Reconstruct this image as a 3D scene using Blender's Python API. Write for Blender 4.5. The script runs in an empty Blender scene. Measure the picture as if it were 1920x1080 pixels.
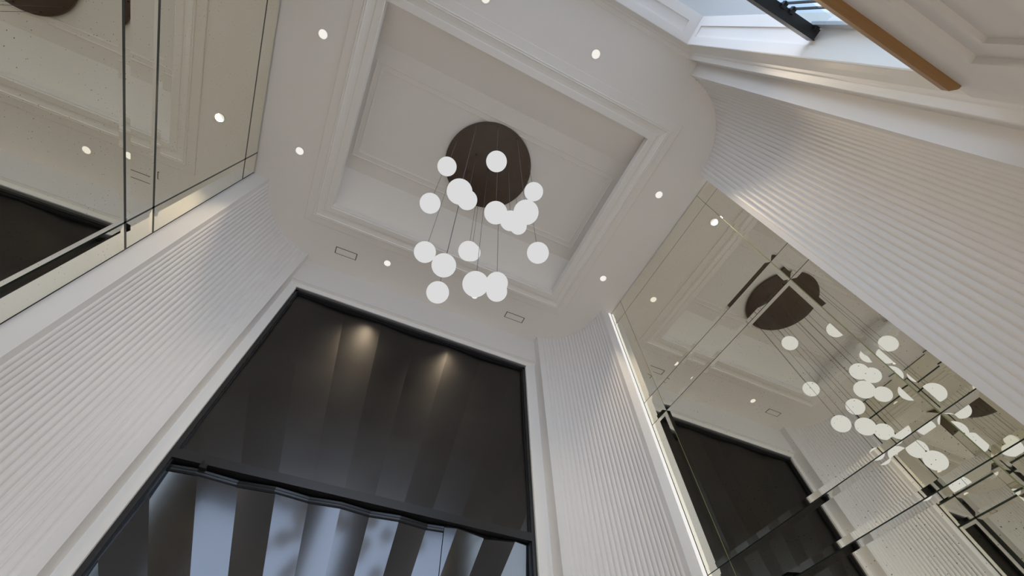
import bpy, bmesh, math, random
from mathutils import Vector, Matrix

# ------------------------------------------------------------------ camera, sky, light, exposure
SC = bpy.context.scene
COL = SC.collection
ZO = 1.5                      # eye height: all heights below are written relative to the eye

RW = ((0.90452056, -0.4260744, -0.01741134),
      (0.35288394, 0.77081744, -0.53038986),
      (0.23940651, 0.47360435, 0.84757504))     # fitted camera rotation (right, down, forward) x world
RW = [[RW[i][j] for j in range(3)] for i in range(3)]
cam = bpy.data.cameras.new('camera')
cam.sensor_width = 36.0
cam.lens = 794.2947 / 1920.0 * 36.0
cam.clip_start = 0.02
cam_o = bpy.data.objects.new('camera', cam)
COL.objects.link(cam_o)
# RW columns are the world axes in camera space
rt = Vector((RW[0][0], RW[0][1], RW[0][2]))
dn = Vector((RW[1][0], RW[1][1], RW[1][2]))
fw = Vector((RW[2][0], RW[2][1], RW[2][2]))
M = Matrix(((rt.x, -dn.x, -fw.x, 0), (rt.y, -dn.y, -fw.y, 0), (rt.z, -dn.z, -fw.z, ZO), (0, 0, 0, 1)))
cam_o.matrix_world = M
SC.camera = cam_o

SC.view_settings.view_transform = 'Standard'
SC.view_settings.look = 'None'
SC.view_settings.gamma = 1.0
SC.view_settings.use_curve_mapping = False
SC.view_settings.exposure = -0.05

SKY_STRENGTH = 0.52
DOWNLIGHT_W = 112.0
w = bpy.data.worlds.new('overcast_sky')
SC.world = w
w.use_nodes = True
bg = w.node_tree.nodes['Background']
_t = w.node_tree
_tc = _t.nodes.new('ShaderNodeTexCoord'); _sp = _t.nodes.new('ShaderNodeSeparateXYZ')
_t.links.new(_tc.outputs['Generated'], _sp.inputs[0])
_cr = _t.nodes.new('ShaderNodeValToRGB')          # clear sky: pale at the horizon, bluer and darker overhead
_cr.color_ramp.elements[0].position = 0.0; _cr.color_ramp.elements[0].color = (5.3, 6.1, 7.5, 1)
_cr.color_ramp.elements[1].position = 1.0; _cr.color_ramp.elements[1].color = (0.72, 0.93, 1.26, 1)
_e = _cr.color_ramp.elements.new(0.45); _e.color = (4.0, 4.8, 6.1, 1)
_t.links.new(_sp.outputs['Z'], _cr.inputs[0]); _t.links.new(_cr.outputs[0], bg.inputs[0])
bg.inputs[1].default_value = SKY_STRENGTH

def portal(name, loc, sx, sy, rot):
    l = bpy.data.lights.new(name, 'AREA')
    l.shape = 'RECTANGLE'; l.size = sx; l.size_y = sy
    l.cycles.is_portal = True
    o = bpy.data.objects.new(name, l); COL.objects.link(o)
    o.location = (loc[0], loc[1], loc[2] + ZO); o.rotation_euler = rot
    return o
portal('portal_upper_window', (0.39, -0.80, 2.88), 2.3, 2.8, (math.radians(90), 0, math.radians(180)))
portal('portal_lower_opening', (0.39, -0.80, -0.28), 2.74, 2.45, (math.radians(90), 0, math.radians(180)))

cy = SC.cycles
cy.max_bounces = 14; cy.diffuse_bounces = 6; cy.glossy_bounces = 10
cy.transmission_bounces = 8; cy.transparent_max_bounces = 12
cy.caustics_reflective = True; cy.caustics_refractive = False
cy.blur_glossy = 1.0
cy.sample_clamp_indirect = 6.0
cy.use_denoising = True

# ------------------------------------------------------------------ materials
MATS = {}
def nt(name):
    m = bpy.data.materials.new(name); m.use_nodes = True
    MATS[name] = m
    t = m.node_tree
    return m, t, t.nodes['Principled BSDF']

def simple(name, col, rough=0.5, metal=0.0, spec=0.5, noise=0.0, nscale=6.0, bump=0.0, bscale=300.0):
    m, t, b = nt(name)
    b.inputs['Base Color'].default_value = (*col, 1)
    b.inputs['Roughness'].default_value = rough
    b.inputs['Metallic'].default_value = metal
    b.inputs['Specular IOR Level'].default_value = spec
    tc = t.nodes.new('ShaderNodeTexCoord')
    if noise > 0:
        n = t.nodes.new('ShaderNodeTexNoise'); n.inputs['Scale'].default_value = nscale
        n.inputs['Detail'].default_value = 4
        t.links.new(tc.outputs['Object'], n.inputs['Vector'])
        mx = t.nodes.new('ShaderNodeMix'); mx.data_type = 'RGBA'
        mx.inputs[6].default_value = (*[c * (1 - noise) for c in col], 1)
        mx.inputs[7].default_value = (*[min(1, c * (1 + noise)) for c in col], 1)
        t.links.new(n.outputs['Fac'], mx.inputs[0])
        t.links.new(mx.outputs[2], b.inputs['Base Color'])
    if bump > 0:
        n2 = t.nodes.new('ShaderNodeTexNoise'); n2.inputs['Scale'].default_value = bscale
        t.links.new(tc.outputs['Object'], n2.inputs['Vector'])
        bp = t.nodes.new('ShaderNodeBump'); bp.inputs['Strength'].default_value = bump
        bp.inputs['Distance'].default_value = 0.002
        t.links.new(n2.outputs['Fac'], bp.inputs['Height'])
        t.links.new(bp.outputs[0], b.inputs['Normal'])
    return m

def emit(name, col, strength):
    m, t, b = nt(name)
    b.inputs['Base Color'].default_value = (0.8, 0.8, 0.8, 1)
    b.inputs['Emission Color'].default_value = (*col, 1)
    b.inputs['Emission Strength'].default_value = strength
    b.inputs['Specular IOR Level'].default_value = 0.0
    b.inputs['Base Color'].default_value = (0, 0, 0, 1)
    return m

simple('ceiling_paint', (0.86, 0.825, 0.785), 0.6, noise=0.012, nscale=2.0)
simple('wall_paint', (0.765, 0.738, 0.712), 0.5, noise=0.01, nscale=2.0)
simple('gloss_trim_paint', (0.84, 0.82, 0.79), 0.34, noise=0.008, nscale=3.0)
simple('vent_black', (0.012, 0.012, 0.013), 0.5)
simple('plate_bronze', (0.078, 0.052, 0.037), 0.38, metal=0.0, spec=0.4, noise=0.15, nscale=9.0)
simple('cord_grey', (0.09, 0.085, 0.08), 0.4)
simple('cap_metal', (0.10, 0.09, 0.08), 0.35, metal=0.8)
simple('black_aluminium', (0.016, 0.016, 0.018), 0.34, spec=0.5)
simple('brush_seal', (0.005, 0.005, 0.006), 0.8)
simple('silver_strip', (0.055, 0.056, 0.058), 0.30, metal=0.9)
simple('trim_aluminium', (0.33, 0.33, 0.34), 0.35, metal=0.6)
simple('mirror_edge', (0.012, 0.020, 0.014), 0.15, spec=0.5)
simple('mirror_edge_lit', (0.22, 0.25, 0.11), 0.2, spec=0.5)  # glass edge with the light passing through it put into the paler green
simple('mirror_backing', (0.02, 0.022, 0.02), 0.8)
simple('floor_marble', (0.80, 0.735, 0.65), 0.35, noise=0.08, nscale=1.4)
simple('eave_paint', (0.55, 0.56, 0.56), 0.7, noise=0.02)
simple('paving', (0.30, 0.29, 0.28), 0.8, noise=0.1, nscale=3)
simple('grey_frame', (0.42, 0.42, 0.43), 0.4)
emit('globe_opal', (1.0, 1.0, 1.0), 0.725)
emit('lamp_lens', (1.0, 0.955, 0.88), 0.95)
emit('led_diffuser', (1.0, 0.97, 0.93), 0.95)

# door metal: dark brushed sheet
def door_metal(nm, c0, c1, r0=0.16, r1=0.25):
    m, t, b = nt(nm)
    b.inputs['Metallic'].default_value = 1.0
    tc = t.nodes.new('ShaderNodeTexCoord')
    n = t.nodes.new('ShaderNodeTexNoise'); n.inputs['Scale'].default_value = 2.2; n.inputs['Detail'].default_value = 5
    t.links.new(tc.outputs['Object'], n.inputs['Vector'])
    r = t.nodes.new('ShaderNodeMapRange')
    r.inputs['To Min'].default_value = r0; r.inputs['To Max'].default_value = r1
    t.links.new(n.outputs['Fac'], r.inputs['Value']); t.links.new(r.outputs[0], b.inputs['Roughness'])
    mx = t.nodes.new('ShaderNodeMix'); mx.data_type = 'RGBA'
    mx.inputs[6].default_value = (*c0, 1); mx.inputs[7].default_value = (*c1, 1)
    t.links.new(n.outputs['Fac'], mx.inputs[0]); t.links.new(mx.outputs[2], b.inputs['Base Color'])
    b.inputs['Specular Tint'].default_value = (0.5, 0.5, 0.5, 1)
door_metal('door_sheet_metal', (0.102, 0.106, 0.115), (0.128, 0.132, 0.142), 0.09, 0.14)
door_metal('door_sheet_metal_dimmed', (0.062, 0.060, 0.060), (0.082, 0.080, 0.079), 0.25, 0.36)  # door metal darkened for the transom, its dimmer reflections put into the colour

# antique mirror: warm tinted silver with dark foxing specks
def antique():
    m, t, b = nt('antique_mirror')
    b.inputs['Metallic'].default_value = 1.0
    b.inputs['Roughness'].default_value = 0.012
    tc = t.nodes.new('ShaderNodeTexCoord')
    v = t.nodes.new('ShaderNodeTexVoronoi'); v.inputs['Scale'].default_value = 34.0
    v.inputs['Randomness'].default_value = 1.0; v.voronoi_dimensions = '2D'
    sx = t.nodes.new('ShaderNodeSeparateXYZ'); t.links.new(tc.outputs['Object'], sx.inputs[0])
    cb = t.nodes.new('ShaderNodeCombineXYZ'); t.links.new(sx.outputs['Y'], cb.inputs[0]); t.links.new(sx.outputs['Z'], cb.inputs[1])
    oi = t.nodes.new('ShaderNodeObjectInfo'); of = t.nodes.new('ShaderNodeVectorMath'); of.operation = 'MULTIPLY_ADD'
    t.links.new(oi.outputs['Random'], of.inputs[0]); of.inputs[1].default_value = (37.0, 53.0, 0.0); t.links.new(cb.outputs[0], of.inputs[2])
    t.links.new(of.outputs[0], v.inputs['Vector'])
    n = t.nodes.new('ShaderNodeTexNoise'); n.inputs['Scale'].default_value = 3.2; n.inputs['Detail'].default_value = 3
    t.links.new(tc.outputs['Object'], n.inputs['Vector'])
    # speck radius varies with the cell colour and with a patchy large noise
    sep = t.nodes.new('ShaderNodeSeparateColor'); t.links.new(v.outputs['Color'], sep.inputs[0])
    mul = t.nodes.new('ShaderNodeMath'); mul.operation = 'MULTIPLY'
    t.links.new(sep.outputs[0], mul.inputs[0]); t.links.new(n.outputs['Fac'], mul.inputs[1])
    rad = t.nodes.new('ShaderNodeMapRange')
    rad.inputs['From Min'].default_value = 0.20; rad.inputs['From Max'].default_value = 0.60
    rad.inputs['To Min'].default_value = 0.0; rad.inputs['To Max'].default_value = 0.105
    t.links.new(mul.outputs[0], rad.inputs['Value'])
    n3 = t.nodes.new('ShaderNodeTexNoise'); n3.inputs['Scale'].default_value = 160.0
    t.links.new(tc.outputs['Object'], n3.inputs['Vector'])
    ad = t.nodes.new('ShaderNodeMath'); ad.operation = 'MULTIPLY_ADD'
    ad.inputs[1].default_value = 0.10; t.links.new(n3.outputs['Fac'], ad.inputs[0]); t.links.new(v.outputs['Distance'], ad.inputs[2])
    sub = t.nodes.new('ShaderNodeMath'); sub.operation = 'SUBTRACT'; sub.inputs[1].default_value = 0.05
    t.links.new(ad.outputs[0], sub.inputs[0])
    lt = t.nodes.new('ShaderNodeMath'); lt.operation = 'LESS_THAN'
    t.links.new(sub.outputs[0], lt.inputs[0]); t.links.new(rad.outputs[0], lt.inputs[1])
    n2 = t.nodes.new('ShaderNodeTexNoise'); n2.inputs['Scale'].default_value = 1.6; n2.inputs['Detail'].default_value = 5
    t.links.new(tc.outputs['Object'], n2.inputs['Vector'])
    base = t.nodes.new('ShaderNodeMix'); base.data_type = 'RGBA'
    base.inputs[6].default_value = (0.84, 0.82, 0.705, 1); base.inputs[7].default_value = (0.93, 0.915, 0.83, 1)
    t.links.new(n2.outputs['Fac'], base.inputs[0])
    mx = t.nodes.new('ShaderNodeMix'); mx.data_type = 'RGBA'
    mx.inputs[7].default_value = (0.30, 0.27, 0.20, 1)
    t.links.new(lt.outputs[0], mx.inputs[0]); t.links.new(base.outputs[2], mx.inputs[6])
    t.links.new(mx.outputs[2], b.inputs['Base Color'])
antique()

def timber():
    m, t, b = nt('oak_timber')
    b.inputs['Roughness'].default_value = 0.42
    tc = t.nodes.new('ShaderNodeTexCoord')
    mp = t.nodes.new('ShaderNodeMapping'); mp.inputs['Scale'].default_value = (1.2, 30, 30)
    t.links.new(tc.outputs['Object'], mp.inputs[0])
    n = t.nodes.new('ShaderNodeTexNoise'); n.inputs['Scale'].default_value = 3.0; n.inputs['Detail'].default_value = 6
    t.links.new(mp.outputs[0], n.inputs['Vector'])
    mx = t.nodes.new('ShaderNodeMix'); mx.data_type = 'RGBA'
    mx.inputs[6].default_value = (0.25, 0.13, 0.043, 1); mx.inputs[7].default_value = (0.37, 0.205, 0.075, 1)
    t.links.new(n.outputs['Fac'], mx.inputs[0]); t.links.new(mx.outputs[2], b.inputs['Base Color'])
timber()

def glass():
    m = bpy.data.materials.new('window_glass'); m.use_nodes = True; MATS['window_glass'] = m
    t = m.node_tree; t.nodes.clear()
    out = t.nodes.new('ShaderNodeOutputMaterial')
    tr = t.nodes.new('ShaderNodeBsdfTransparent'); tr.inputs[0].default_value = (0.90, 0.96, 0.98, 1)
    gl = t.nodes.new('ShaderNodeBsdfGlossy'); gl.inputs['Roughness'].default_value = 0.01
    fr = t.nodes.new('ShaderNodeFresnel'); fr.inputs[0].default_value = 1.25
    mx = t.nodes.new('ShaderNodeMixShader')
    ge = t.nodes.new('ShaderNodeNewGeometry'); iv = t.nodes.new('ShaderNodeMath'); iv.operation = 'SUBTRACT'; iv.inputs[0].default_value = 1.0
    t.links.new(ge.outputs['Backfacing'], iv.inputs[1])
    ml = t.nodes.new('ShaderNodeMath'); ml.operation = 'MULTIPLY'
    t.links.new(fr.outputs[0], ml.inputs[0]); t.links.new(iv.outputs[0], ml.inputs[1])
    t.links.new(ml.outputs[0], mx.inputs[0]); t.links.new(tr.outputs[0], mx.inputs[1]); t.links.new(gl.outputs[0], mx.inputs[2])
    t.links.new(mx.outputs[0], out.inputs[0])
glass()

# ------------------------------------------------------------------ builders
class MB:
    """collects geometry (heights relative to the eye) and links it as one mesh object"""
    def __init__(s): s.v = []; s.f = []; s.m = []
    def poly(s, pts, mi=0):
        b = len(s.v); s.v += [tuple(p) for p in pts]; s.f.append(tuple(range(b, b + len(pts)))); s.m.append(mi)
    def box(s, x0, x1, y0, y1, z0, z1, mi=0):
        b = len(s.v)
        s.v += [(x0,y0,z0),(x1,y0,z0),(x1,y1,z0),(x0,y1,z0),(x0,y0,z1),(x1,y0,z1),(x1,y1,z1),(x0,y1,z1)]
        for q in ((0,3,2,1),(4,5,6,7),(0,1,5,4),(1,2,6,5),(2,3,7,6),(3,0,4,7)):
            s.f.append(tuple(b + i for i in q)); s.m.append(mi)
    def prism(s, pts, z0, z1, mi=0):
        n = len(pts); b = len(s.v)
        s.v += [(p[0], p[1], z0) for p in pts] + [(p[0], p[1], z1) for p in pts]
        for i in range(n):
            j = (i + 1) % n; s.f.append((b+i, b+j, b+n+j, b+n+i)); s.m.append(mi)
        s.f.append(tuple(b + i for i in reversed(range(n)))); s.m.append(mi)
        s.f.append(tuple(b + n + i for i in range(n))); s.m.append(mi)
    def lathe(s, prof, c, n=48, mi=0, axis='z'):
        """prof: list of (r, z)"""
        b = len(s.v)
        for r, z in prof:
            for k in range(n):
                a = 2 * math.pi * k / n; s.v.append((c[0] + r*math.cos(a), c[1] + r*math.sin(a), c[2] + z))
        for i in range(len(prof) - 1):
            for k in range(n):
                k2 = (k + 1) % n
                s.f.append((b+i*n+k, b+i*n+k2, b+(i+1)*n+k2, b+(i+1)*n+k)); s.m.append(mi)
    def disc(s, c, r, n=48, mi=0):
        s.poly([(c[0] + r*math.cos(2*math.pi*k/n), c[1] + r*math.sin(2*math.pi*k/n), c[2]) for k in range(n)], mi)
    def build(s, name, mats, parent=None, origin=None, smooth=False, recalc=True):
        if isinstance(mats, str): mats = [mats]
        if origin is None:
            xs = [p[0] for p in s.v]; ys = [p[1] for p in s.v]; zs = [p[2] for p in s.v]
            origin = ((min(xs)+max(xs))/2, (min(ys)+max(ys))/2, min(zs))
        me = bpy.data.meshes.new(name)
        me.from_pydata([(p[0]-origin[0], p[1]-origin[1], p[2]-origin[2]) for p in s.v], [], s.f)
        for m in mats: me.materials.append(MATS[m])
        for p, mi in zip(me.polygons, s.m): p.material_index = mi; p.use_smooth = smooth
        if recalc:
            bm = bmesh.new(); bm.from_mesh(me); bmesh.ops.remove_doubles(bm, verts=bm.verts, dist=1e-6)
            bmesh.ops.recalc_face_normals(bm, faces=bm.faces); bm.to_mesh(me); bm.free()
        me.update()
        return link(name, me, origin, parent)

WO = {}
def link(name, data, origin, parent=None, rz=0.0):
    o = bpy.data.objects.new(name, data); COL.objects.link(o)
    w_ = Vector((origin[0], origin[1], origin[2] + ZO))
    WO[o.name] = w_
    if parent is not None:
        o.parent = parent; o.location = w_ - WO[parent.name]
    else:
        o.location = w_
    o.rotation_euler = (0, 0, rz)
    return o
def thing(name, origin, label, cat, group=None, kind=None):
    o = link(name, None, origin); o.empty_display_size = 0.05
    return tag(o, label, cat, group, kind)
def tag(o, label, cat=None, group=None, kind=None):
    o['label'] = label
    if cat: o['category'] = cat
    if group: o['group'] = group
    if kind: o['kind'] = kind
    return o
def smooth_by_angle(o, ang=35):
    me = o.data
    for p in me.polygons: p.use_smooth = True
    try: me.set_sharp_from_angle(angle=math.radians(ang))
    except Exception: pass

# ------------------------------------------------------------------ the room (metres, eye at x=y=0)
H = 4.40                       # ceiling above the eye
FL = -ZO                       # floor
XL, XR = -1.780, 2.560         # mirror planes
YF, YB = 3.10, -0.48           # lintel face by the door, wall face behind
DX0, DX1 = -1.094, 1.871       # ends of the curved corner panels by the door
MY0, MY1 = 0.345, 2.285        # mirror extents along the side walls

m = MB(); m.box(-2.1, 2.9, -0.9, 3.6, FL - 0.12, FL)
tag(m.build('floor', 'floor_marble'), 'pale polished stone floor of the foyer', 'floor', kind='structure')

# ceiling plate with the tray opening, tray above it
OX0, OX1, OY0, OY1 = -1.000, 1.734, 0.272, 2.320      # tray opening
TX0, TX1 = -1.085, 1.845                              # tray end walls
TY0, TY1 = 0.235, 2.357                               # feet of the slopes
FY0, FY1 = 0.640, 1.956                               # folds
ZT = 4.690
m = MB()
m.box(-2.0, OX0, -0.62, 3.45, H, H + 0.07); m.box(OX1, 2.8, -0.62, 3.45, H, H + 0.07)
m.box(OX0, OX1, -0.62, OY0, H, H + 0.07); m.box(OX0, OX1, OY1, 3.45, H, H + 0.07)
ceil = m.build('ceiling', 'ceiling_paint', origin=(0.39, 1.3, H))
tag(ceil, 'off-white foyer ceiling around a recessed tray', 'ceiling', kind='structure')
zs = H + 0.07
m = MB()
m.poly([(TX0,FY0,ZT),(TX1,FY0,ZT),(TX1,FY1,ZT),(TX0,FY1,ZT)])
m.build('tray_panel', 'ceiling_paint', ceil, recalc=False)
m = MB(); m.poly([(TX0,TY1,zs),(TX1,TY1,zs),(TX1,FY1,ZT),(TX0,FY1,ZT)]); m.build('tray_slope', 'ceiling_paint', ceil, recalc=False)
m = MB(); m.poly([(TX0,TY0,zs),(TX1,TY0,zs),(TX1,FY0,ZT),(TX0,FY0,ZT)]); m.build('tray_slope', 'ceiling_paint', ceil, recalc=False)
for tx in (TX0, TX1):
    m = MB(); m.poly([(tx,TY0,zs),(tx,FY0,ZT),(tx,FY1,ZT),(tx,TY1,zs)]); m.build('tray_end', 'ceiling_paint', ceil, recalc=False)
m = MB()
m.box(-2.2, 3.0, -0.62, 3.6, ZT + 0.02, ZT + 0.10)
tag(m.build('roof_slab', 'ceiling_paint'), 'slab closing the void over the ceiling tray', 'slab', kind='structure')

def frame_sweep(prof, x0, x1, y0, y1, zc):
    """rectangular mitred frame: prof = list of (u, dz), u measured inwards from the outer edge"""
    m = MB()
    def ring(u): return [(x0+u, y0+u), (x1-u, y0+u), (x1-u, y1-u), (x0+u, y1-u)]
    for (u0, z0), (u1, z1) in zip(prof[:-1], prof[1:]):
        a, b = ring(u0), ring(u1)
        for k in range(4):
            j = (k + 1) % 4
            m.poly([(*a[k], zc+z0), (*a[j], zc+z0), (*b[j], zc+z1), (*b[k], zc+z1)])
    return m
# crown moulding round the tray opening (outer edge to inner lip)
prof = [(0,0.002),(0,-0.008),(0.006,-0.011),(0.082,-0.014),(0.085,-0.021),(0.092,-0.023),(0.099,-0.018),(0.106,-0.023),(0.113,-0.021),
        (0.117,-0.014),(0.150,-0.007),(0.176,-0.004),(0.179,-0.009),(0.186,-0.011),(0.244,-0.011),(0.2495,-0.006),(0.2495,0.085),(0.17,0.085)]
m = frame_sweep(prof, OX0-0.225, OX1+0.2485, OY0-0.24, OY1+0.262, H)
o = m.build('crown_moulding', 'ceiling_paint', ceil, recalc=False)
# slim panel moulding on the flat of the tray
prof = [(0,0.001),(0,-0.012),(0.012,-0.016),(0.020,-0.010),(0.058,-0.008),(0.064,-0.016),(0.076,-0.012),(0.078,0.001)]
m = frame_sweep(prof, -0.985, 1.750, 0.790, 1.800, ZT)
m.build('panel_moulding', 'ceiling_paint', ceil, recalc=False)

# ---- fluted curved corner walls -------------------------------------------------------------
PITCH = 0.0420
def rib_mesh():
    w_, d_, n = PITCH * 0.97, PITCH * 0.225, 8
    R_ = (w_*w_/4 + d_*d_) / (2*d_); a0 = math.asin(w_/2/R_)
    pts = []
    for i in range(n + 1):
        a = -a0 + 2*a0*i/n
        pts.append((R_*math.sin(a), R_*math.cos(a) - (R_ - d_)))
    v = [(p[0], p[1], FL) for p in pts] + [(p[0], p[1], H) for p in pts]
    f = [(i, i+1, n+2+i, n+1+i) for i in range(n)]
    me = bpy.data.meshes.new('rib')
    me.from_pydata(v, [], f); me.materials.append(MATS['wall_paint'])
    for p in me.polygons: p.use_smooth = True
    me.update(); return me
RIB = rib_mesh()

def curve_pts(cx, cyy, a, b, sx, sy, n=96):
    # from the side-wall end (angle 0) to the door/back end (angle 90)
    return [(cx + sx*a*math.cos(t), cyy + sy*b*math.sin(t)) for t in [math.pi/2*i/n for i in range(n+1)]]

def corner(name, cx, cyy, a, b, sx, sy, ret_x, wall_y, mir_y, outer_x, label):
    """curved fluted corner; (cx,cy) centre, quarter ellipse a,b; returns at both ends"""
    cp = curve_pts(cx, cyy, a, b, sx, sy)
    # backing pushed back a touch so that the ribs stand proud of it
    poly = [(cp[0][0], mir_y)] + cp + [(ret_x, cp[-1][1]), (ret_x, wall_y), (outer_x, wall_y), (outer_x, mir_y)]
    m = MB(); m.prism(poly, FL, H)
    bm_o = m.build(name, 'wall_paint', origin=(cx + sx*a, cyy + sy*b, FL))
    tag(bm_o, label, 'wall', 'fluted curved corner walls', 'structure')
    # cumulative arc length
    L = [0]
    for p, q in zip(cp[:-1], cp[1:]): L.append(L[-1] + math.hypot(q[0]-p[0], q[1]-p[1]))
    tot = L[-1]; n = int((tot - 0.048) / PITCH); off = 0.012
    for k in range(n):
        s = off + (k + 0.5)*PITCH
        i = next(i for i in range(len(L)-1) if L[i+1] >= s); t = (s - L[i])/(L[i+1]-L[i])
        px = cp[i][0] + t*(cp[i+1][0]-cp[i][0]); py = cp[i][1] + t*(cp[i+1][1]-cp[i][1])
        tx, ty = cp[i+1][0]-cp[i][0], cp[i+1][1]-cp[i][1]; l = math.hypot(tx, ty); tx /= l; ty /= l
        nx, ny = -ty, tx
        if nx*(cx-px) + ny*(cyy-py) < 0: nx, ny = -nx, -ny
        rz = math.atan2(ny, nx) - math.pi/2
        link('rib', RIB, (px - nx*0.001, py - ny*0.001, 0), bm_o, rz)
    return bm_o
corner('wall_front_left', DX0, 2.334, 0.543, 0.673, -1, 1, DX0, YF, 2.295, -2.0, 'white fluted curved wall between the left mirror and the black door')
corner('wall_front_right', DX1, 2.334, 0.553, 0.673, 1, 1, DX1, YF, 2.295, 2.78, 'white fluted curved wall between the black door and the lit mirror strip')
corner('wall_back_right', 1.760, 0.325, 0.680, 0.695, 1, -1, 1.760, YB, 0.352, 2.78, 'white fluted curved wall between the right mirror and the window surround')
corner('wall_back_left', -0.980, 0.325, 0.672, 0.695, -1, -1, -0.980, YB, 0.352, -2.0, 'white fluted curved wall between the left mirror and the window surround')

# side walls behind the mirrors
m = MB(); m.box(-2.0, XL - 0.012, 0.30, 2.33, FL, H)
tag(m.build('wall_left', 'wall_paint'), 'plain left side wall behind the mirror', 'wall', kind='structure')
m = MB(); m.box(XR + 0.012, 2.78, 0.30, 2.33, FL, H)
tag(m.build('wall_right', 'wall_paint'), 'plain right side wall behind the mirror', 'wall', kind='structure')

# front wall: lintel over a shallow recess that holds the door surround
LZ = 3.985
SY = 3.150                     # face of the surround
EX0, EX1, EZ = -1.012, 1.745, 3.915       # opening for the black frame
m = MB()
m.box(-2.0, 2.78, YF, 3.45, LZ, H)
m.box(-2.0, DX0, YF, 3.45, FL, LZ); m.box(DX1, 2.78, YF, 3.45, FL, LZ)
wf = m.build('wall_front', 'wall_paint', origin=(0.39, 3.3, FL))
tag(wf, 'white front wall with lintel above the tall black door', 'wall', kind='structure')
m = MB()
m.box(DX0, EX0, SY, 3.40, FL, LZ); m.box(EX1, DX1, SY, 3.40, FL, LZ); m.box(EX0, EX1, SY, 3.40, EZ, LZ)
m.build('door_surround', 'gloss_trim_paint', wf)
# small rounded step where the lintel meets the surround
m = MB()
pr = [(YF + 0.003, LZ + 0.002), (YF + 0.012, LZ - 0.004), (YF + 0.030, LZ - 0.010), (SY + 0.002, LZ - 0.030)]
for (ya, za), (yb_, zb) in zip(pr[:-1], pr[1:]):
    m.poly([(DX0, ya, za), (DX1, ya, za), (DX1, yb_, zb), (DX0, yb_, zb)])
m.build('cover_bead', 'gloss_trim_paint', wf)
m = MB()
m.box(EX0 - 0.004, EX1 + 0.004, SY - 0.004, SY + 0.03, EZ - 0.004, EZ + 0.012)
m.build('edge_trim', 'trim_aluminium', wf)
m = MB(); m.box(-2.0, 2.78, 3.40, 3.48, FL, H)
m.build('backing', 'mirror_backing', wf)

# back wall with the upper window and a wide lower opening
WX0, WX1, WZ0, WZ1 = -0.740, 1.518, 1.530, 4.250      # clear window opening inside its architrave
AW = 0.155
m = MB()
yb2 = -0.77
m.box(-2.0, WX0 - AW, yb2, YB, 0.95, H); m.box(WX1 + AW, 2.78, yb2, YB, 0.95, H)
m.box(WX0 - AW, WX1 + AW, yb2, -0.56, 0.95, WZ0)
m.box(-2.0, -0.98, yb2, YB, FL, 0.95); m.box(1.76, 2.78, yb2, YB, FL, 0.95)
wb = m.build('wall_back', 'wall_paint', origin=(0.39, -0.6, FL))
tag(wb, 'white back wall with moulded panel under the window and handrail', 'wall', kind='structure')
def u_frame(prof, x0, x1, z0, z1):
    """three-sided architrave in the plane of the back wall: prof = (u outwards from the opening, y)"""
    m = MB()
    for (u0, y0), (u1, y1) in zip(prof[:-1], prof[1:]):
        a = [(x1+u0, y0, z0), (x1+u0, y0, z1+u0), (x0-u0, y0, z1+u0), (x0-u0, y0, z0)]
        b = [(x1+u1, y1, z0), (x1+u1, y1, z1+u1), (x0-u1, y1, z1+u1), (x0-u1, y1, z0)]
        for k in range(3): m.poly([a[k], a[k+1], b[k+1], b[k]])
    return m
prof = [(0,-0.5482),(0,-0.545),(0.004,-0.540),(0.016,-0.540),(0.020,-0.548),(0.026,-0.548),(0.070,-0.532),(0.112,-0.520),(0.118,-0.508),(0.128,-0.502),(0.132,-0.488),(0.140,-0.470),(0.1525,-0.470),(0.1525,-0.56)]
o = u_frame(prof, WX0, WX1, 0.95, WZ1).build('architrave', 'gloss_trim_paint', wb, recalc=False)
# moulded panel under the sill
def stepped(name, y, x0, x1, z0, z1, ix0, ix1, iz0, iz1):
    m = MB()
    for bx in ((x0, ix0, z0, z1), (ix1, x1, z0, z1), (ix0, ix1, z0, iz0), (ix0, ix1, iz1, z1)):
        m.box(bx[0], bx[1], -0.57, y, bx[2], bx[3])
    return m.build(name, 'wall_paint', wb)
stepped('apron_frame', YB, WX0, WX1, 0.95, WZ0, -0.472, 1.250, 1.02, 1.344)
stepped('apron_frame', YB - 0.020, -0.472, 1.250, 1.02, 1.344, -0.392, 1.170, 1.09, 1.274)
m = MB(); m.box(-0.392, 1.170, -0.57, YB - 0.034, 1.09, 1.274); m.build('apron_panel', 'wall_paint', wb)

# ---- upper window ---------------------------------------------------------------------------
win = thing('window_1', (0.39, -0.66, WZ0), 'deep-set daylight window behind the timber handrail', 'window', kind='structure')
def lining(name, boxes):
    m = MB()
    for b in boxes: m.box(*b)
    return m.build(name, 'gloss_trim_paint', win)
JX = 0.14
for sgn, xx in ((1, WX1), (-1, WX0)):
    a, b_ = (xx, xx + JX) if sgn > 0 else (xx - JX, xx)
    def jb(d0, d1): return (xx + d0, xx + d1) if sgn > 0 else (xx - d1, xx - d0)
    o = lining('jamb_lining', [(*jb(0, JX), -0.605, -0.548, WZ0, WZ1), (*jb(0, JX), -0.768, -0.693, WZ0, WZ1),
                               (*jb(0, JX), -0.693, -0.605, WZ1 - 0.075, WZ1), (*jb(0.012, JX), -0.693, -0.605, WZ0, WZ1 - 0.075)])
o = lining('head_lining', [(WX0 - JX, WX1 + JX, -0.605, -0.548, WZ1, WZ1 + JX), (WX0 - JX, WX1 + JX, -0.768, -0.693, WZ1, WZ1 + JX),
                           (WX0, WX0 + 0.09, -0.693, -0.605, WZ1, WZ1 + JX), (WX1 - 0.09, WX1, -0.693, -0.605, WZ1, WZ1 + JX),
                           (WX0 + 0.09, WX1 - 0.09, -0.693, -0.605, WZ1 + 0.012, WZ1 + JX)])
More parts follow.
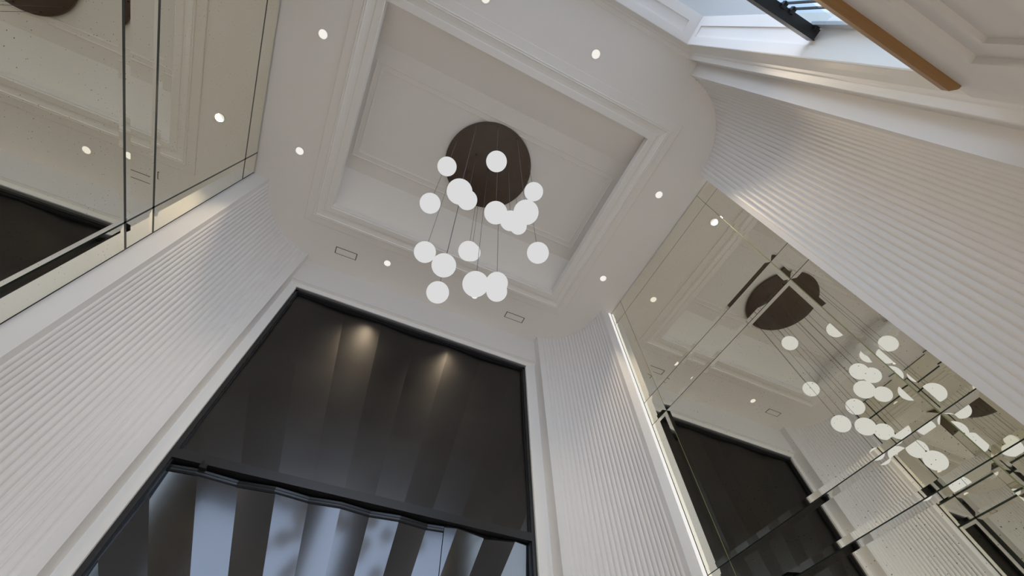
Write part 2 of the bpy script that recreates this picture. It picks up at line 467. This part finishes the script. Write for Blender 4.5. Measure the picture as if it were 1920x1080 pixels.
m = MB(); m.box(WX0 - JX, WX1 + JX, -0.768, -0.55, WZ0 - 0.02, WZ0 + 0.004); m.build('sill', 'gloss_trim_paint', win)
# black head rail with an open channel under it
RZ = 2.560
m = MB()
m.box(WX0, WX1, -0.631, -0.625, RZ, RZ + 0.060); m.box(WX0, WX1, -0.680, -0.631, RZ + 0.010, RZ + 0.060)
rail = m.build('head_rail', 'black_aluminium', win)
mull = [WX1 - 0.030, 1.318, 1.262, 0.80, 0.745, 0.24, 0.185, -0.32, -0.375, WX0 + 0.030]
for k, xm in enumerate(mull):
    wd = 0.020 if k in (0, len(mull)-1) else 0.0035
    m = MB(); m.box(xm - wd, xm + wd, -0.693 if wd < 0.01 else -0.700, -0.683, WZ0, RZ + 0.05)
    o = m.build('mullion', 'grey_frame' if wd > 0.01 else 'black_aluminium', win)
    m = MB(); m.box(xm - 0.012, xm + 0.012, -0.695, -0.664, RZ - 0.004, RZ + 0.02)
    m.build('clamp', 'black_aluminium', o)
ms = sorted(mull)
for xa, xb in zip(ms[:-1], ms[1:]):
    m = MB(); m.box(xa + 0.008, xb - 0.008, -0.691, -0.685, WZ0, RZ + 0.045)
    m.build('pane', 'window_glass', win)

m = MB(); m.box(-2.0, 2.8, -1.10, yb2, 4.33, 4.45)
tag(m.build('eave', 'eave_paint'), 'pale eave soffit outside above the window', 'eave', kind='structure')
m = MB(); m.box(-14, 14, -22, -0.9, FL - 0.14, FL - 0.02)
tag(m.build('ground', 'paving'), 'paved ground outside behind the back wall', 'ground', kind='structure')

# timber handrail on the wall below the window
def handrail():
    y0, y1, z0, z1 = YB, -0.453, 1.500, 1.537
    x0, x1, c = -0.62, 1.430, 0.020
    m = MB()
    pts = [(y1, z0 + 0.004), (y1 - 0.004, z0), (y0, z0), (y0, z1), (y1 - 0.004, z1), (y1, z1 - 0.004)]
    def sect(x, inset): return [(x, y - (inset if y > y0 + 0.01 else 0), z) for y, z in pts]
    rings = [sect(x0, 0.014), sect(x0 + c, 0), sect(x1 - c, 0), sect(x1, 0.014)]
    for a, b in zip(rings[:-1], rings[1:]):
        for k in range(6):
            j = (k+1) % 6; m.poly([a[k], a[j], b[j], b[k]])
    m.poly(rings[0]); m.poly(list(reversed(rings[-1])))
    return m.build('handrail', 'oak_timber')
tag(handrail(), 'brown timber handrail with chamfered end below the window', 'handrail')

# ---- bevelled mirrors -----------------------------------------------------------------------
ZJ = [H - 0.004, 4.155, 2.895, 2.628, 1.370, 1.120, -0.140, -0.400, FL + 0.02]
YJ = [MY0 + 0.008, 0.551, 2.066, MY1]
def mirror(name, x, sgn, label):
    """sgn = direction the mirror faces along x"""
    t = thing(name, (x, 1.3, FL), label, 'mirror')
    m = MB(); m.box(min(x - sgn*0.0125, x - sgn*0.0085), max(x - sgn*0.0125, x - sgn*0.0085), MY0 - 0.02, MY1 + 0.01, FL, H)
    m.build('backing', 'mirror_backing', t)
    gz = 0.0105 if sgn > 0 else 0.0030
    bw, bd, g = 0.034, 0.0023, (0.0075 if sgn > 0 else 0.0028)
    for i in range(len(ZJ)-1):
        for j in range(len(YJ)-1):
            z1, z0 = ZJ[i] - gz, ZJ[i+1] + gz; y0, y1 = YJ[j] + g, YJ[j+1] - g
            m = MB()
            def rect(ins, dx): return [(x - sgn*dx, y0+ins, z0+ins), (x - sgn*dx, y1-ins, z0+ins), (x - sgn*dx, y1-ins, z1-ins), (x - sgn*dx, y0+ins, z1-ins)]
            A, B, C = rect(bw, 0), rect(0, bd), rect(0, 0.0085)
            m.poly(A)
            for k in range(4):
                l = (k+1) % 4
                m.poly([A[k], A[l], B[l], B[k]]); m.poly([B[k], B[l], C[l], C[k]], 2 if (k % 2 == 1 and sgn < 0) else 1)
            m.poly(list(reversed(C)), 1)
            m.build('panel', ['antique_mirror', 'mirror_edge', 'mirror_edge_lit'], t)
    # added strips drawing the joints; green ones have edge light put into colour
    xa, xb = sorted((x - sgn*0.0085, x - sgn*(bd + 0.0004)))
    for z in ZJ[1:-1]:
        m = MB(); m.box(xa, xb, YJ[0], YJ[-1], z - gz, z + gz); m.build('joint_strip', 'mirror_edge', t)
    for y in YJ[1:-1]:
        m = MB(); m.box(xa, xb, y - g, y + g, ZJ[-1], ZJ[0]); m.build('joint_strip', 'mirror_edge_lit' if sgn < 0 else 'mirror_edge', t)
    return t
mirror('wall_mirror', XL, 1, 'speckled antique mirror with cut edges on the left wall')
mirror('wall_mirror', XR, -1, 'speckled antique mirror with cut edges on the right wall, beside the lit strip')

# LED strips along the upright edges of the right mirror
def led(y, sgn, label):
    t = thing('led_strip', (XR - 0.012, y, FL), label, 'light strip', 'light strips on the right mirror')
    m = MB(); m.box(XR - 0.038, XR - 0.002, min(y, y + sgn*0.010), max(y, y + sgn*0.010), FL, H - 0.002)
    m.build('channel', 'gloss_trim_paint', t)
    m = MB(); a, b = y - sgn*0.004, y
    m.box(XR - 0.036, XR - 0.004, min(a, b), max(a, b), FL, H - 0.004)
    m.build('diffuser', 'led_diffuser', t)
led(2.288, 1, 'bright white light strip between the fluted front wall and the right mirror')
led(0.352, -1, 'light strip hidden at the back edge of the right mirror')

# ---- black door with radiating folded facets --------------------------------------------------
door = thing('door_1', (0.37, 3.2, FL), 'tall black metal door with radiating folded facets', 'door', kind='structure')
fy0, fy1 = 3.172, 3.30
fw_ = 0.034
m = MB()
m.box(EX0, EX0 + fw_, fy0, fy1, FL, EZ); m.box(EX1 - fw_, EX1, fy0, fy1, FL, EZ); m.box(EX0, EX1, fy0, fy1, EZ - fw_, EZ)
m.box(EX0 + fw_, EX0 + fw_ + 0.010, fy0 + 0.020, fy1, FL, EZ - fw_); m.box(EX1 - fw_ - 0.010, EX1 - fw_, fy0 + 0.020, fy1, FL, EZ - fw_)
m.box(EX0 + fw_, EX1 - fw_, fy0 + 0.020, fy1, EZ - fw_ - 0.010, EZ - fw_)
m.build('frame', 'black_aluminium', door)
TB0, TB1 = 1.838, 1.905
m = MB(); m.box(EX0 + fw_, EX1 - fw_, fy0, fy1, TB0, TB1); m.build('transom_bar', 'black_aluminium', door)

CXD, CZD = 0.42, -0.65         # point the facets radiate from
NR = 70; DA = 2*math.pi/NR; A0 = math.radians(26.4)      # ray angles from the vertical, positive to the left
TILT = math.tan(math.radians(6.5))
YD = 3.205
def clip(poly, axis, val, keep_less):
    out = []
    for i in range(len(poly)):
        p, q = poly[i], poly[(i+1) % len(poly)]
        ip = p[axis] <= val if keep_less else p[axis] >= val
        iq = q[axis] <= val if keep_less else q[axis] >= val
        if ip: out.append(p)
        if ip != iq:
            t = (val - p[axis])/(q[axis]-p[axis]); out.append((p[0]+t*(q[0]-p[0]), p[1]+t*(q[1]-p[1])))
    return out
def ray_dir(k):
    a = A0 - k*DA
    return (-math.sin(a), math.cos(a))
def facets(parent, x0, x1, z0, z1, amp=1.0, mat='door_sheet_metal'):
    for k in range(NR):
        d0, d1 = ray_dir(k), ray_dir(k+1)
        e0 = 0.0 if k % 2 == 0 else 1.0; e1 = 1.0 - e0
        poly = [(CXD, CZD), (CXD + 9*d0[0], CZD + 9*d0[1]), (CXD + 9*d1[0], CZD + 9*d1[1])]
        for ax, val, kl in ((0, x0, False), (0, x1, True), (1, z0, False), (1, z1, True)):
            if poly: poly = clip(poly, ax, val, kl)
        if len(poly) < 3: continue
        area = abs(sum(poly[i][0]*poly[(i+1)%len(poly)][1] - poly[(i+1)%len(poly)][0]*poly[i][1] for i in range(len(poly))))/2
        if area < 2e-4: continue
        s = DA*TILT*amp
        # plane through the centre, depth = s*(radius) on the far ray, 0 on the near ray
        det = d0[0]*d1[1] - d1[0]*d0[1]
        gx = (e0*s*d1[1] - e1*s*d0[1])/det; gz = (d0[0]*e1*s - d1[0]*e0*s)/det
        def dep(p): return YD + gx*(p[0]-CXD) + gz*(p[1]-CZD)
        m = MB()
        front = [(p[0], dep(p), p[1]) for p in poly]; back = [(p[0], 3.29, p[1]) for p in poly]
        m.poly(front); n = len(poly)
        for i in range(n):
            j = (i+1) % n; m.poly([front[i], front[j], back[j], back[i]])
        m.build('facet', mat, parent)
def depth_at(x, z):
    a = math.atan2(-(x-CXD), z-CZD); k = math.floor((A0 - a)/DA); k0 = k
    d0, d1 = ray_dir(k), ray_dir(k+1); e0 = 0.0 if k0 % 2 == 0 else 1.0; e1 = 1-e0; s = DA*TILT
    det = d0[0]*d1[1]-d1[0]*d0[1]
    gx = (e0*s*d1[1]-e1*s*d0[1])/det; gz = (d0[0]*e1*s-d1[0]*e0*s)/det
    return YD + gx*(x-CXD) + gz*(z-CZD)
GX0, GX1 = EX0 + fw_ + 0.010, EX1 - fw_ - 0.010
LEAF_X = 0.965; LEAF_Z = TB0 - 0.022
def backer(name, x0, x1, z0, z1):
    m = MB(); m.box(x0, x1, 3.292, 3.32, z0, z1); return m.build(name, 'black_aluminium', door)
facets(backer('transom_panel', GX0, GX1, TB1, EZ - fw_ - 0.010), GX0, GX1, TB1 + 0.002, EZ - fw_ - 0.012, 0.42, 'door_sheet_metal_dimmed')
leaf = backer('leaf', GX0, LEAF_X, FL + 0.01, LEAF_Z)
facets(leaf, GX0, LEAF_X - 0.002, FL + 0.01, LEAF_Z - 0.046)
facets(backer('side_panel', LEAF_X + 0.004, GX1, FL + 0.01, TB0), LEAF_X + 0.004, GX1, FL + 0.01, TB0 - 0.012)
# capping strips along the folded top edge of the leaf
xs = sorted(set([GX0, LEAF_X] + [CXD - math.tan(A0 - k*DA)*(LEAF_Z - CZD) for k in range(0, 12) if GX0 < CXD - math.tan(A0 - k*DA)*(LEAF_Z - CZD) < LEAF_X]))
for zt, hgt, mat, pr in ((LEAF_Z, 0.016, 'silver_strip', 0.004), (LEAF_Z - 0.016, 0.004, 'brush_seal', 0.001), (LEAF_Z - 0.020, 0.014, 'silver_strip', 0.003),
                     (LEAF_Z - 0.034, 0.004, 'brush_seal', 0.001), (LEAF_Z - 0.038, 0.008, 'brush_seal', 0.004)):
    m = MB()
    for xa, xb in zip(xs[:-1], xs[1:]):
        ya, yb = depth_at(xa + 1e-4, LEAF_Z) - pr, depth_at(xb - 1e-4, LEAF_Z) - pr
        m.poly([(xa, ya, zt - hgt), (xb, yb, zt - hgt), (xb, yb, zt), (xa, ya, zt)])
        m.poly([(xa, ya, zt - hgt), (xa, 3.29, zt - hgt), (xb, 3.29, zt - hgt), (xb, yb, zt - hgt)])
        m.poly([(xa, ya, zt), (xb, yb, zt), (xb, 3.29, zt), (xa, 3.29, zt)])
    m.build('top_strip', mat, leaf, recalc=False)

m = MB(); m.box(-0.80, -0.755, 3.168, 3.21, LEAF_Z - 0.004, TB0 + 0.004); m.box(-0.800, -0.785, 3.166, 3.176, TB0 - 0.004, TB0 + 0.022)
m.build('top_latch', 'brush_seal', leaf)

# ---- ceiling fittings -------------------------------------------------------------------------
def downlight(x, y, label):
    t = thing('downlight', (x, y, H), label, 'downlight', 'recessed ceiling downlights')
    m = MB()
    m.lathe([(0.050, -0.001), (0.049, -0.004), (0.043, -0.005), (0.038, -0.002), (0.036, 0.010)], (x, y, H), 40)
    o = m.build('trim_ring', 'gloss_trim_paint', t, recalc=False); smooth_by_angle(o, 50)
    m = MB(); m.disc((x, y, H - 0.0015), 0.0375, 40)
    m.build('lens', 'lamp_lens', t, recalc=False)
    l = bpy.data.lights.new('downlight_lamp', 'SPOT'); l.energy = DOWNLIGHT_W; l.color = (1.0, 0.805, 0.56)
    l.spot_size = math.radians(76); l.spot_blend = 1.0; l.shadow_soft_size = 0.035
    lo = bpy.data.objects.new('downlight_lamp', l); COL.objects.link(lo); lo.parent = t; lo.location = (0, 0, -0.008)
for x, y, lb in ((-1.408, 0.757, 'downlight by the left mirror, the one farther from the door'),
                 (-1.404, 1.874, 'downlight by the left mirror, the one nearer the door'),
                 (2.183, 0.717, 'downlight by the right mirror, the one farther from the door'),
                 (2.190, 1.874, 'downlight by the right mirror, the one nearer the door'),
                 (-0.236, 2.758, 'downlight above the black door, beside the left ceiling vent'),
                 (0.872, 2.758, 'downlight above the black door, half hidden by the hanging globes'),
                 (0.866, -0.140, 'downlight at the window end, nearer the right corner'),
                 (-0.212, -0.100, 'downlight at the window end, cut by the top of the picture')):
    downlight(x, y, lb)

def vent(x0, x1, y0, y1, label):
    t = thing('ceiling_vent', ((x0+x1)/2, (y0+y1)/2, H), label, 'vent', 'slot vents in the ceiling')
    m = MB(); e = 0.005
    m.box(x0, x1, y0, y0 + e, H - 0.003, H + 0.002); m.box(x0, x1, y1 - e, y1, H - 0.003, H + 0.002)
    m.box(x0, x0 + e + 0.003, y0, y1, H - 0.003, H + 0.002); m.box(x1 - e - 0.003, x1, y0, y1, H - 0.003, H + 0.002)
    m.build('slot', 'vent_black', t)
    m = MB(); m.box(x0 + e + 0.002, x1 - e - 0.002, y0 + e, y1 - e, H - 0.002, H + 0.002)
    m.build('insert', 'ceiling_paint', t)
vent(-0.826, -0.582, 2.787, 2.874, 'thin black-edged ceiling vent near the left fluted corner')
vent(1.334, 1.586, 2.803, 2.890, 'thin black-edged ceiling vent near the right fluted corner')

# ---- globe chandelier ---------------------------------------------------------------------------
PC = (0.408, 1.294); PR = 0.472; PZ = 4.645
ch = thing('globe_chandelier', (PC[0], PC[1], PZ), 'cluster of white glass globes hung on thin cords from a round bronze plate', 'chandelier')
m = MB()
m.lathe([(0.0001, 0), (PR - 0.012, 0), (PR - 0.003, 0.004), (PR, 0.012), (PR, 0.026), (PR - 0.02, 0.030), (0.0001, 0.030)], (PC[0], PC[1], PZ), 96)
o = m.build('ceiling_plate', 'plate_bronze', ch); smooth_by_angle(o, 40)
m = MB(); m.lathe([(0.0001, 0), (0.30, 0), (0.30, ZT - PZ - 0.030), (0.0001, ZT - PZ - 0.030)], (PC[0], PC[1], PZ + 0.030), 64)
m.build('mounting_drum', 'black_aluminium', ch)
GR = 0.0815
GLOBES = [(0.336,0.862,3.35),(-0.002,1.151,3.629),(0.127,0.945,2.613),(0.239,1.221,3.269),(-0.020,1.348,3.21),(0.752,1.012,3.54),
          (0.568,0.886,2.593),(0.423,1.051,2.806),(0.605,1.187,3.133),(0.818,1.442,3.757),(0.837,1.21,2.809),(0.075,1.579,2.854),
          (0.213,1.422,2.495),(0.391,1.52,3.024),(0.473,1.722,3.424),(0.259,1.708,2.595),(0.416,1.322,2.244),(0.633,1.497,2.668),(0.692,1.635,2.788)]
def sphere_mesh():
    bm = bmesh.new(); bmesh.ops.create_uvsphere(bm, u_segments=40, v_segments=24, radius=GR)
    me = bpy.data.meshes.new('globe'); bm.to_mesh(me); bm.free(); me.materials.append(MATS['globe_opal'])
    for p in me.polygons: p.use_smooth = True
    return me
GM = sphere_mesh()
mcap = MB(); mcap.lathe([(0.0001, 0.020), (0.006, 0.020), (0.009, 0.004), (0.010, -0.004), (0.0001, -0.004)], (0, 0, 0), 16)
CAPM = None
for gx, gy, gz in GLOBES:
    g = link('globe', GM, (gx, gy, gz), ch)
    if CAPM is None:
        c = mcap.build('cap', 'cap_metal', origin=(0, 0, 0)); CAPM = c.data
        bpy.data.objects.remove(c)
    link('cap', CAPM, (gx, gy, gz + GR - 0.002), g)
    m = MB(); m.lathe([(0.0018, gz + GR + 0.014), (0.0018, PZ)], (gx, gy, 0), 6)
    m.build('cord', 'cord_grey', ch, recalc=False)
    m = MB(); m.lathe([(0.0001, -0.014), (0.005, -0.014), (0.007, -0.004), (0.008, 0.001)], (gx, gy, PZ), 12)
    m.build('cord_grip', 'cap_metal', ch, recalc=False)
